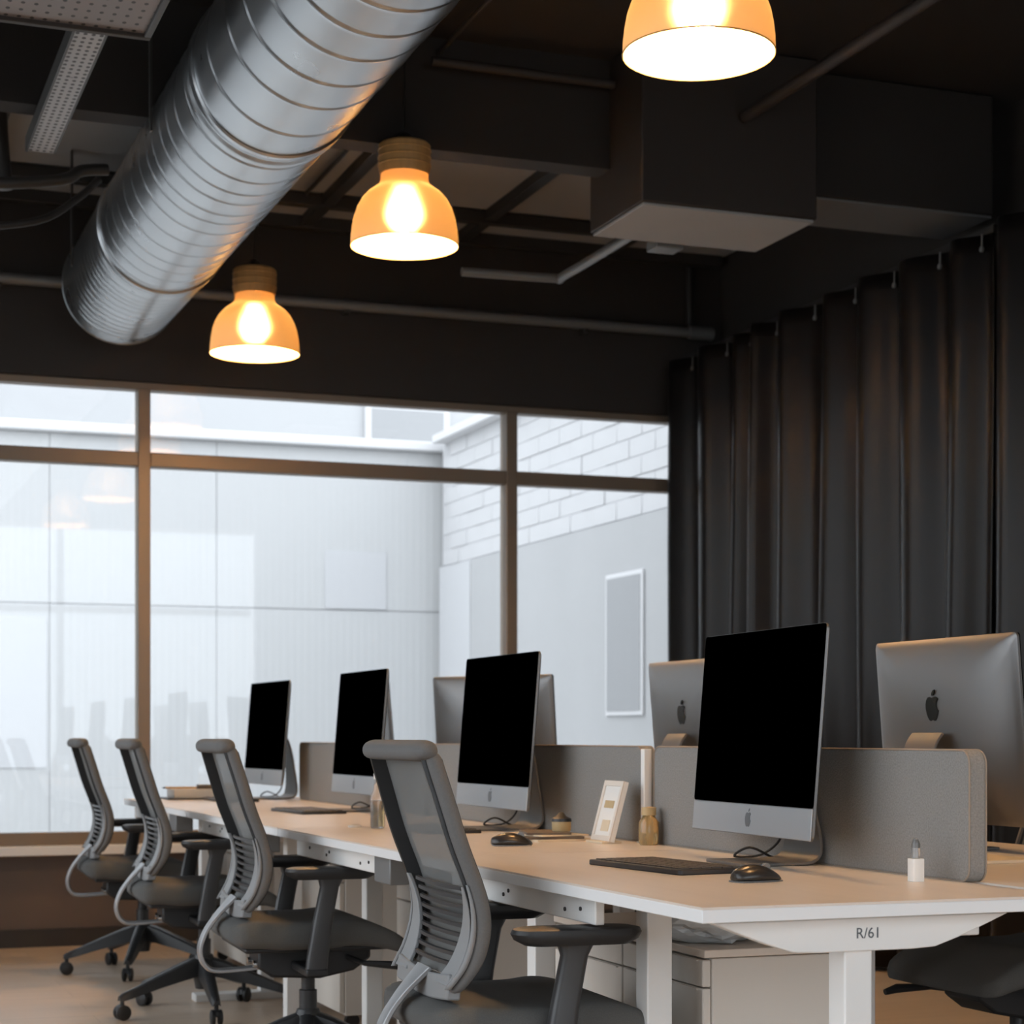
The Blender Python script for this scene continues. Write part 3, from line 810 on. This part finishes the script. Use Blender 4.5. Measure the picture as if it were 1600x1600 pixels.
    for k in range(9):
        z = 0.566 + 0.0185 * k; x = sm_back(z) - 0.004
        rings = []
        for j in range(9):
            q = 2 * j / 8 - 1; y = q * 0.165; xx = -0.012 * (1 - q * q)
            rings.append([(xx - 0.004, y, -0.004), (xx + 0.002, y, -0.005), (xx + 0.002, y, 0.004), (xx - 0.004, y, 0.003)])
        o = MB().loft(rings).build('lumbar_slat', 'arm_post', root) if sl is None else inst(sl, 'lumbar_slat', root)
        sl = sl or o
        o.location = (x - 0.012, 0, z)
    # rear J arm
    path = smoothpath([(-0.216, 0, 0.548), (-0.238, 0, 0.525), (-0.268, 0, 0.492), (-0.300, 0, 0.445), (-0.315, 0, 0.395), (-0.300, 0, 0.352), (-0.255, 0, 0.335), (-0.10, 0, 0.345)], 5)
    rings = []
    for i, p in enumerate(path):
        q = path[min(i + 1, len(path) - 1)] - path[max(i - 1, 0)]; q.normalize()
        n = Vector((-q.z, 0, q.x)); t = i / (len(path) - 1); h = 0.008; wd = 0.045 - 0.020 * min(1, t * 3.0)
        rings.append([p + n * (h * 0.6) + Vector((0, -wd, 0)), p + n * h, p + n * (h * 0.6) + Vector((0, wd, 0)), p - n * (h * 0.6) + Vector((0, wd, 0)), p - n * h, p - n * (h * 0.6) + Vector((0, -wd, 0))])
    MB().loft(rings).build('spine_arm', 'chair_arm_metal', root, bevel=0.002)
    # mechanism
    mech = MB().prism([(-0.16, 0.345), (-0.12, 0.318), (0.02, 0.310), (0.12, 0.330), (0.17, 0.365), (0.17, 0.402), (-0.16, 0.402)], -0.075, 0.075, 'y').build('mechanism', 'chair_plastic', root, bevel=0.008)
    MB().tube([(0.10, -0.07, 0.37), (0.12, -0.20, 0.365), (0.20, -0.235, 0.36), (0.235, -0.235, 0.352)], [0.008, 0.008, 0.012, 0.008], 8).build('lever', 'chair_plastic', mech)
    MB().tube([(-0.17, -0.045, 0.355), (-0.07, -0.045, 0.355)], 0.011, 10).build('pivot_rod', 'chrome', mech)
    MB().tube([(-0.17, 0.045, 0.355), (-0.07, 0.045, 0.355)], 0.011, 10).build('pivot_rod', 'chrome', mech)
    # arms
    for s in (-1, 1):
        y = s * 0.272
        path = [(-0.035, y, 0.352), (-0.030, y, 0.40), (-0.015, y, 0.50), (0.003, y, 0.59), (0.006, y, 0.616)]
        rings = []
        for (px, yy, pz), (ra, rb) in zip(path, ((0.030, 0.016), (0.030, 0.018), (0.027, 0.017), (0.026, 0.017), (0.036, 0.022))):
            rings.append([(px + a, yy + b, pz) for a, b in rrect(ra, rb, min(ra, rb) * 0.7, 4)])
        arm = MB().loft(rings).build('arm_post', 'arm_post', root)
        MB().box(-0.065, -0.005, min(0, s * 0.29), max(0, s * 0.29), 0.342, 0.364).build('arm_bracket', 'chair_plastic', root, bevel=0.005)
        rings = []
        for sc, z in ((0.80, 0.612), (0.95, 0.622), (1.0, 0.634), (0.97, 0.642), (0.86, 0.645)):
            rings.append([(0.008 + a * sc, y + b * (sc if sc > 0.9 else sc), z) for a, b in rrect(0.13, 0.045, 0.042, 6)])
        MB().loft(rings).build('arm_pad', 'chair_plastic', root)
    # column and five-star base
    MB().lathe([(0.0, 0.19), (0.026, 0.19), (0.026, 0.27), (0.020, 0.272), (0.020, 0.33), (0.0, 0.33)], 20).build('gas_column', 'chair_base', root)
    base = MB().lathe([(0.0, 0.09), (0.030, 0.09), (0.036, 0.12), (0.038, 0.20), (0.032, 0.215), (0.0, 0.216)], 20).build('base_hub', 'chair_base', root)
    leg0 = cst0 = None
    for k in range(5):
        a = 2 * PI * k / 5
        if leg0 is None:
            rings = []
            for r, zt, zb, wd in ((0.02, 0.208, 0.140, 0.026), (0.08, 0.190, 0.128, 0.025), (0.18, 0.150, 0.105, 0.022), (0.27, 0.112, 0.080, 0.019), (0.318, 0.094, 0.068, 0.016), (0.330, 0.086, 0.068, 0.012)):
                rings.append([(r, -wd, zb), (r, -wd * 0.8, zt - 0.006), (r, -wd * 0.3, zt), (r, wd * 0.3, zt), (r, wd * 0.8, zt - 0.006), (r, wd, zb), (r, wd * 0.4, zb + 0.006), (r, -wd * 0.4, zb + 0.006)])
            leg0 = MB().loft(rings).build('base_leg', 'chair_base', base)
            c = MB()
            for s in (-1, 1):
                rot = Matrix.Translation((0.318, s * 0.013, 0.0275)) @ Matrix.Rotation(PI / 2, 4, 'X')
                c.lathe([(0.0, -0.008), (0.022, -0.008), (0.0275, -0.005), (0.0275, 0.005), (0.022, 0.008), (0.0, 0.008)], 18, mtx=rot)
            c.tube([(0.318, 0, 0.03), (0.318, 0, 0.078)], 0.008, 8)
            c.prism([(0.292, 0.030), (0.298, 0.048), (0.318, 0.058), (0.338, 0.050), (0.342, 0.036)], -0.006, 0.006, 'y')
            cst0 = c.build('castor', 'chair_plastic', base)
        else:
            inst(leg0, 'base_leg', base, rot=(0, 0, a)); inst(cst0, 'castor', base, rot=(0, 0, a))
    return root
chair0 = make_chair()
toward = math.atan2(-math.cos(TH), -math.sin(TH))     # world angle of the direction towards the camera
def place_chair(x, y, rz, base_ang, label, group='office chairs along the desks', first=False):
    o = chair0 if first else copy_tree(chair0)
    o.location = (x, y, 0); o.rotation_euler = (0, 0, rz); tag(o, label, 'chair', group)
    for c in kids(o):
        if c.name.startswith('base_hub'): c.rotation_euler = (0, 0, base_ang - rz)
    return o
place_chair(1.400, 3.66, deg(-2.5), PI, 'grey mesh-backed office chair nearest the camera, cut by the picture bottom', first=True)
place_chair(1.40, 5.45, deg(-2.5), PI, 'grey mesh-backed office chair second nearest, its seat and armrest fully seen')
place_chair(1.395, 6.95, deg(-2.5), toward - deg(55), 'grey mesh-backed office chair third nearest, splayed castor base in front')
place_chair(1.392, 8.25, deg(-2), toward, 'grey mesh-backed office chair farthest away, against the window')
place_chair(2.86, 4.05, deg(182), toward + 0.3, 'dark office chair on the curtain side, partly seen under the desk')

# ================================================================== PENDANT LAMPS
def make_lamp():
    root = empty('pendant_lamp')                       # origin at the centre of the rim
    prof = [(0.1975, 0.0), (0.198, 0.01), (0.197, 0.035), (0.193, 0.07), (0.186, 0.105), (0.174, 0.14), (0.157, 0.17), (0.134, 0.195), (0.110, 0.212), (0.094, 0.224), (0.088, 0.240), (0.088, 0.262)]
    MB().lathe(prof, 56).build('shade', 'amber_shade', root)
    MB().tube([(0.1978 * math.cos(2 * PI * k / 56), 0.1978 * math.sin(2 * PI * k / 56), 0.0) for k in range(56)], 0.0022, 6, closed=True).build('rim', 'lamp_cap', root)
    MB().lathe([(0.0, 0.382), (0.040, 0.381), (0.088, 0.376), (0.096, 0.368), (0.096, 0.285), (0.090, 0.262), (0.0, 0.261)], 48).build('cap', 'lamp_cap', root)
    for k in range(3):
        z = 0.295 + 0.028 * k
        MB().lathe([(0.0955, z - 0.004), (0.0985, z - 0.002), (0.0985, z + 0.002), (0.0955, z + 0.004)], 40).build('cap_ring', 'lamp_cap', root)
    MB().lathe([(0.030, 0.380), (0.026, 0.405), (0.012, 0.418), (0.0, 0.420)], 20).build('stem', 'cord_black', root)
    MB().tube([(0, 0, 0.415), (0, 0, ZC - 2.78 - 0.05)], 0.0035, 6).build('cord', 'cord_black', root)
    MB().lathe([(0.0, ZC - 2.78 - 0.062), (0.04, ZC - 2.78 - 0.06), (0.05, ZC - 2.78)], 20).build('ceiling_rose', 'cord_black', root)
    MB().lathe([(0.0, 0.050), (0.028, 0.055), (0.045, 0.075), (0.052, 0.102), (0.046, 0.135), (0.030, 0.168), (0.022, 0.190), (0.0, 0.191)], 16).build('bulb', 'bulb_glow', root)
    MB().lathe([(0.0, 0.19), (0.022, 0.19), (0.024, 0.262), (0.0, 0.262)], 16).build('socket', 'paper_white', root)
    return root
lamp0 = make_lamp()
def at(u, v, d):
    r = (u - 800) / F_PX
    return (d * (math.sin(TH) + r * math.cos(TH)), d * (math.cos(TH) - r * math.sin(TH)), CAM_H + d * (HOR - v) / F_PX)
for i, (u, v, d, lab) in enumerate(((1092, 85, 4.98, 'glowing amber dome pendant lamp nearest, cut by the picture top'),
                                    (632, 385, 7.06, 'glowing amber dome pendant lamp in the middle of the row'),
                                    (398, 553, 8.53, 'glowing amber dome pendant lamp farthest, near the window'),
                                    (None, None, None, 'glowing amber dome pendant lamp above the near desk end, outside the picture'))):
    o = lamp0 if i == 0 else copy_tree(lamp0)
    o.location = at(u, v, d) if u else (2.12, 2.55, 2.78)
    tag(o, lab, 'lamp', 'pendant lamps over the desks')

# ================================================================== THINGS ON THE DESKS
def make_keyboard():
    root = empty('keyboard')
    MB().prism([(a, b) for a, b in rrect(0.085, 0.19, 0.010, 3)], 0.0, 0.011, 'z').build('body', 'black_plastic', root, bevel=0.002)
    keys = MB()
    for r in range(6):
        for c in range(17):
            x = -0.072 + 0.0245 * r; y = -0.178 + 0.021 * c
            keys.box(x, x + 0.020, y, y + 0.0175, 0.011, 0.0135)
    keys.build('keycaps', 'key_grey', root, smooth=False)
    return root
kb = make_keyboard()
def place_kb(o, x, y, rz, label):
    o.location = (x, y, DZ); o.rotation_euler = (0, 0, deg(rz)); tag(o, label, 'keyboard', 'dark keyboards on the desks')
place_kb(kb, 1.715, 3.665, 6, 'dark flat keyboard on the nearest desk in front of the largest screen')
place_kb(copy_tree(kb), 1.77, 5.38, -3, 'dark flat keyboard under the second nearest screen')
place_kb(copy_tree(kb), 1.76, 6.85, 4, 'dark flat keyboard under the third screen, behind the nearest chair')
place_kb(copy_tree(kb), 1.76, 8.19, 0, 'dark flat keyboard under the farthest screen')

def make_mouse():
    root = empty('computer_mouse')
    rings = []
    for k in range(11):
        t = k / 10; x = -0.055 + 0.11 * t
        e = math.sqrt(max(0.0, 1 - (2 * t - 1) ** 2)); w2 = 0.010 + 0.022 * e; h = 0.008 + 0.026 * (math.sin(PI * min(1, t * 0.9 + 0.12)) ** 0.8)
        rings.append([(x, -w2, 0.002), (x, -w2, h * 0.35), (x, -w2 * 0.75, h * 0.8), (x, -w2 * 0.3, h), (x, w2 * 0.3, h), (x, w2 * 0.75, h * 0.8), (x, w2, h * 0.35), (x, w2, 0.002)])
    MB().loft(rings).build('shell', 'mouse_black', root, sub=1)
    MB().tube([(0.024, -0.004, 0.027), (0.024, 0.004, 0.027)], 0.008, 12).build('wheel', 'conduit_grey', root)
    MB().box(-0.047, 0.047, -0.024, 0.024, 0.0, 0.003).build('sole', 'conduit_grey', root, bevel=0.001)
    return root
ms = make_mouse()
def place_ms(o, x, y, rz, label):
    o.location = (x, y, DZ); o.rotation_euler = (0, 0, deg(rz)); tag(o, label, 'mouse', 'computer mice on the desks')
place_ms(ms, 1.72, 3.275, 10, 'black computer mouse on the nearest desk below the largest screen')
place_ms(copy_tree(ms), 1.705, 4.57, -8, 'black computer mouse beside the stack of papers')

# small white case with clear tube, by the near partition
lp = tag(empty('tube_case', (2.008, 3.17, DZ)), 'small white case with clear tube top by the near partition', 'case')
MB().prism(rrect(0.012, 0.012, 0.002, 2), 0.0, 0.044, 'z').build('base_case', 'paper_white', lp, bevel=0.001)
MB().lathe([(0.0, 0.044), (0.0085, 0.044), (0.0085, 0.072), (0.004, 0.082), (0.0, 0.083)], 16).build('clear_tube', 'clear_plastic', lp)
MB().lathe([(0.0, 0.064), (0.005, 0.064), (0.005, 0.078), (0.0, 0.080)], 12).build('inner_tip', 'paper_cream', lp)

# paper pile with a small gilded tin, leaning card frame, amber jar
pp = tag(empty('paper_stack', (1.89, 4.81, DZ)), 'small untidy stack of notebooks and papers beside the mouse', 'papers')
for k, (sx, sy, rz, h, m) in enumerate(((0.085, 0.115, 8, 0.006, 'paper_cream'), (0.08, 0.105, -6, 0.007, 'cover_brown'), (0.075, 0.10, 12, 0.004, 'paper_cream'), (0.06, 0.085, -14, 0.006, 'cover_brown'))):
    z = sum((0.006, 0.007, 0.004, 0.006)[:k])
    o = MB().box(-sx, sx, -sy, sy, 0, h).build('notebook' if k % 2 else 'paper_sheaf', m, pp, bevel=0.001); o.location = (0, 0, z); o.rotation_euler = (0, 0, deg(rz))
tn = tag(empty('small_tin', (1.93, 4.79, DZ + 0.023)), 'small dark tin with gold band on the stack of papers', 'tin')
MB().lathe([(0.0, 0.0), (0.024, 0.0), (0.026, 0.004), (0.026, 0.026), (0.0, 0.026)], 24).build('body', 'gold_print', tn)
MB().lathe([(0.0, 0.026), (0.028, 0.026), (0.027, 0.034), (0.014, 0.040), (0.006, 0.050), (0.0, 0.052)], 24).build('lid', 'black_plastic', tn)
fr = tag(empty('card_frame', (1.975, 4.615, DZ)), 'white standing card frame leaning against the grey partition', 'frame')
lean = Matrix.Rotation(math.radians(15), 4, 'Y')
MB().box(-0.006, 0.006, -0.062, 0.062, 0.004, 0.165, lean).build('board', 'paper_white', fr, bevel=0.001)
for a0, a1, b0, b1 in ((-0.062, -0.050, 0.004, 0.165), (0.050, 0.062, 0.004, 0.165), (-0.050, 0.050, 0.004, 0.018), (-0.050, 0.050, 0.151, 0.165)):
    MB().box(-0.010, -0.006, a0, a1, b0, b1, lean).build('border', 'pedestal_white', fr, bevel=0.001)
MB().box(-0.0075, -0.006, -0.028, 0.030, 0.092, 0.112, lean).build('print_patch', 'gold_print', fr, smooth=False)
MB().box(-0.0075, -0.006, -0.030, 0.018, 0.030, 0.060, lean).build('print_patch', 'paper_cream', fr, smooth=False)
MB().box(-0.025, 0.03, -0.055, 0.055, 0.0, 0.006).build('stand_lip', 'paper_cream', fr, bevel=0.001)
jr = tag(empty('amber_jar', (2.045, 4.478, DZ)), 'small amber glass jar at the foot of the white post', 'jar')
MB().lathe([(0.0, 0.0), (0.022, 0.0), (0.026, 0.006), (0.026, 0.058), (0.018, 0.070), (0.015, 0.078), (0.0, 0.078)], 24).build('glass', 'amber_clear', jr)
MB().lathe([(0.0, 0.076), (0.019, 0.076), (0.019, 0.096), (0.0, 0.098)], 20).build('lid', 'gold_print', jr)

# third desk: bottle and white puck
bt = tag(empty('glass_bottle', (1.655, 5.60, DZ)), 'clear slim bottle with amber content behind the nearest chair', 'bottle')
MB().lathe([(0.0, 0.0), (0.020, 0.0), (0.022, 0.004), (0.022, 0.095), (0.012, 0.120), (0.010, 0.150), (0.0, 0.151)], 20).build('glass', 'clear_plastic', bt)
MB().lathe([(0.0, 0.004), (0.017, 0.005), (0.017, 0.082), (0.0, 0.083)], 16).build('content', 'amber_clear', bt)
MB().lathe([(0.0, 0.148), (0.012, 0.148), (0.012, 0.165), (0.0, 0.166)], 16).build('cap', 'paper_white', bt)
pk = tag(empty('white_puck', (1.60, 5.66, DZ)), 'small round white coaster left of the slim bottle', 'coaster')
MB().lathe([(0.0, 0.0), (0.018, 0.0), (0.020, 0.003), (0.019, 0.007), (0.0, 0.008)], 20).build('disc', 'paper_white', pk)
MB().lathe([(0.0, 0.008), (0.012, 0.008), (0.010, 0.010), (0.0, 0.010)], 16).build('raised_centre', 'pedestal_white', pk)

# farthest desk: paper ream with pens
rm = tag(empty('paper_ream', (1.66, 8.51, DZ)), 'white paper ream on a dark tray on the farthest desk', 'papers')
MB().box(-0.13, 0.13, -0.11, 0.11, 0.0, 0.007).build('tray', 'black_plastic', rm, bevel=0.002)
MB().box(-0.10, 0.11, -0.09, 0.09, 0.007, 0.045).build('sheets', 'paper_white', rm, bevel=0.001)
pn = tag(empty('pencil', (1.66, 8.51, DZ + 0.045)), 'orange pencil lying on the white paper ream', 'pencil')
MB().tube([(-0.12, 0.02, 0.005), (0.06, -0.01, 0.005)], 0.005, 6).build('shaft', 'yellow_wood', pn)
MB().tube([(-0.12, 0.02, 0.005), (-0.135, 0.0225, 0.005)], [0.005, 0.001], 6).build('tip', 'black_plastic', pn)
pb = tag(empty('pen_box', (1.70, 8.51, DZ + 0.045)), 'dark slim pen box lying on the white paper ream', 'box')
MB().box(-0.03, 0.06, -0.065, -0.025, 0.0, 0.014).build('body', 'cover_brown', pb, bevel=0.002)
MB().box(-0.03, 0.06, -0.066, -0.024, 0.014, 0.020).build('lid', 'conduit_grey', pb, bevel=0.002)
bx = tag(empty('window_light_box', (1.83, 8.46, DZ)), 'small white box standing in for window light below the farthest computer screen', 'box')  # window light seen under the screen, modelled as a white box
MB().box(-0.05, 0.05, -0.06, 0.06, 0.0, 0.055).build('body', 'paper_white', bx, bevel=0.002)
MB().box(-0.052, 0.052, -0.062, 0.062, 0.055, 0.068).build('lid', 'paper_white', bx, bevel=0.002)
# right row: sheet and keyboard beyond the near partition
nb = tag(empty('notebook', (2.40, 3.66, DZ)), 'cream open notebook beyond the near partition end', 'notebook')
MB().box(-0.20, 0.0, -0.12, 0.12, 0.0, 0.010).build('page_block', 'paper_cream', nb, bevel=0.002)
MB().box(0.002, 0.16, -0.12, 0.12, 0.0, 0.008).build('page_block', 'paper_cream', nb, bevel=0.002)
gl = tag(empty('headphones', (2.68, 3.42, DZ)), 'dark headphones lying beyond the near partition', 'headphones')
MB().tube(smoothpath([(-0.08, 0, 0.02), (-0.05, 0.07, 0.03), (0.03, 0.09, 0.035), (0.10, 0.05, 0.03), (0.11, -0.01, 0.02)], 5), 0.007, 8).build('band', 'black_plastic', gl)
for x in (-0.08, 0.11):
    MB().lathe([(0.0, 0.0), (0.032, 0.0), (0.036, 0.01), (0.030, 0.025), (0.0, 0.028)], 18, mtx=Matrix.Translation((x, -0.02, 0))).build('ear_cup', 'black_plastic', gl)

# crumpled bag on the near pedestal
rnd = random.Random(4)
bm = bmesh.new(); bmesh.ops.create_icosphere(bm, subdivisions=4, radius=1.0)
for vv in bm.verts:
    p = vv.co.copy(); n = 0.0
    for k in range(6):
        n += abs(math.sin(p.x * (3 + 2.3 * k) + p.y * (5 - 1.7 * k) + p.z * (2 + 3.1 * k) + k)) * (0.22 / (1 + 0.6 * k))
    s = 0.72 + n * 0.55
    vv.co = Vector((p.x * 0.14 * s, p.y * 0.15 * s, max(0.0, 0.045 + p.z * 0.055 * s)))
me = bpy.data.meshes.new('plastic_bag'); bm.to_mesh(me); bm.free(); me.materials.append(M['bag_plastic'])
bag = bpy.data.objects.new('plastic_bag', me); COL.objects.link(bag); bag.location = (1.78, bounds[0] + 0.82, 0.583)
tag(bag, 'crumpled grey-blue plastic bag lying on the nearest drawer pedestal', 'bag')
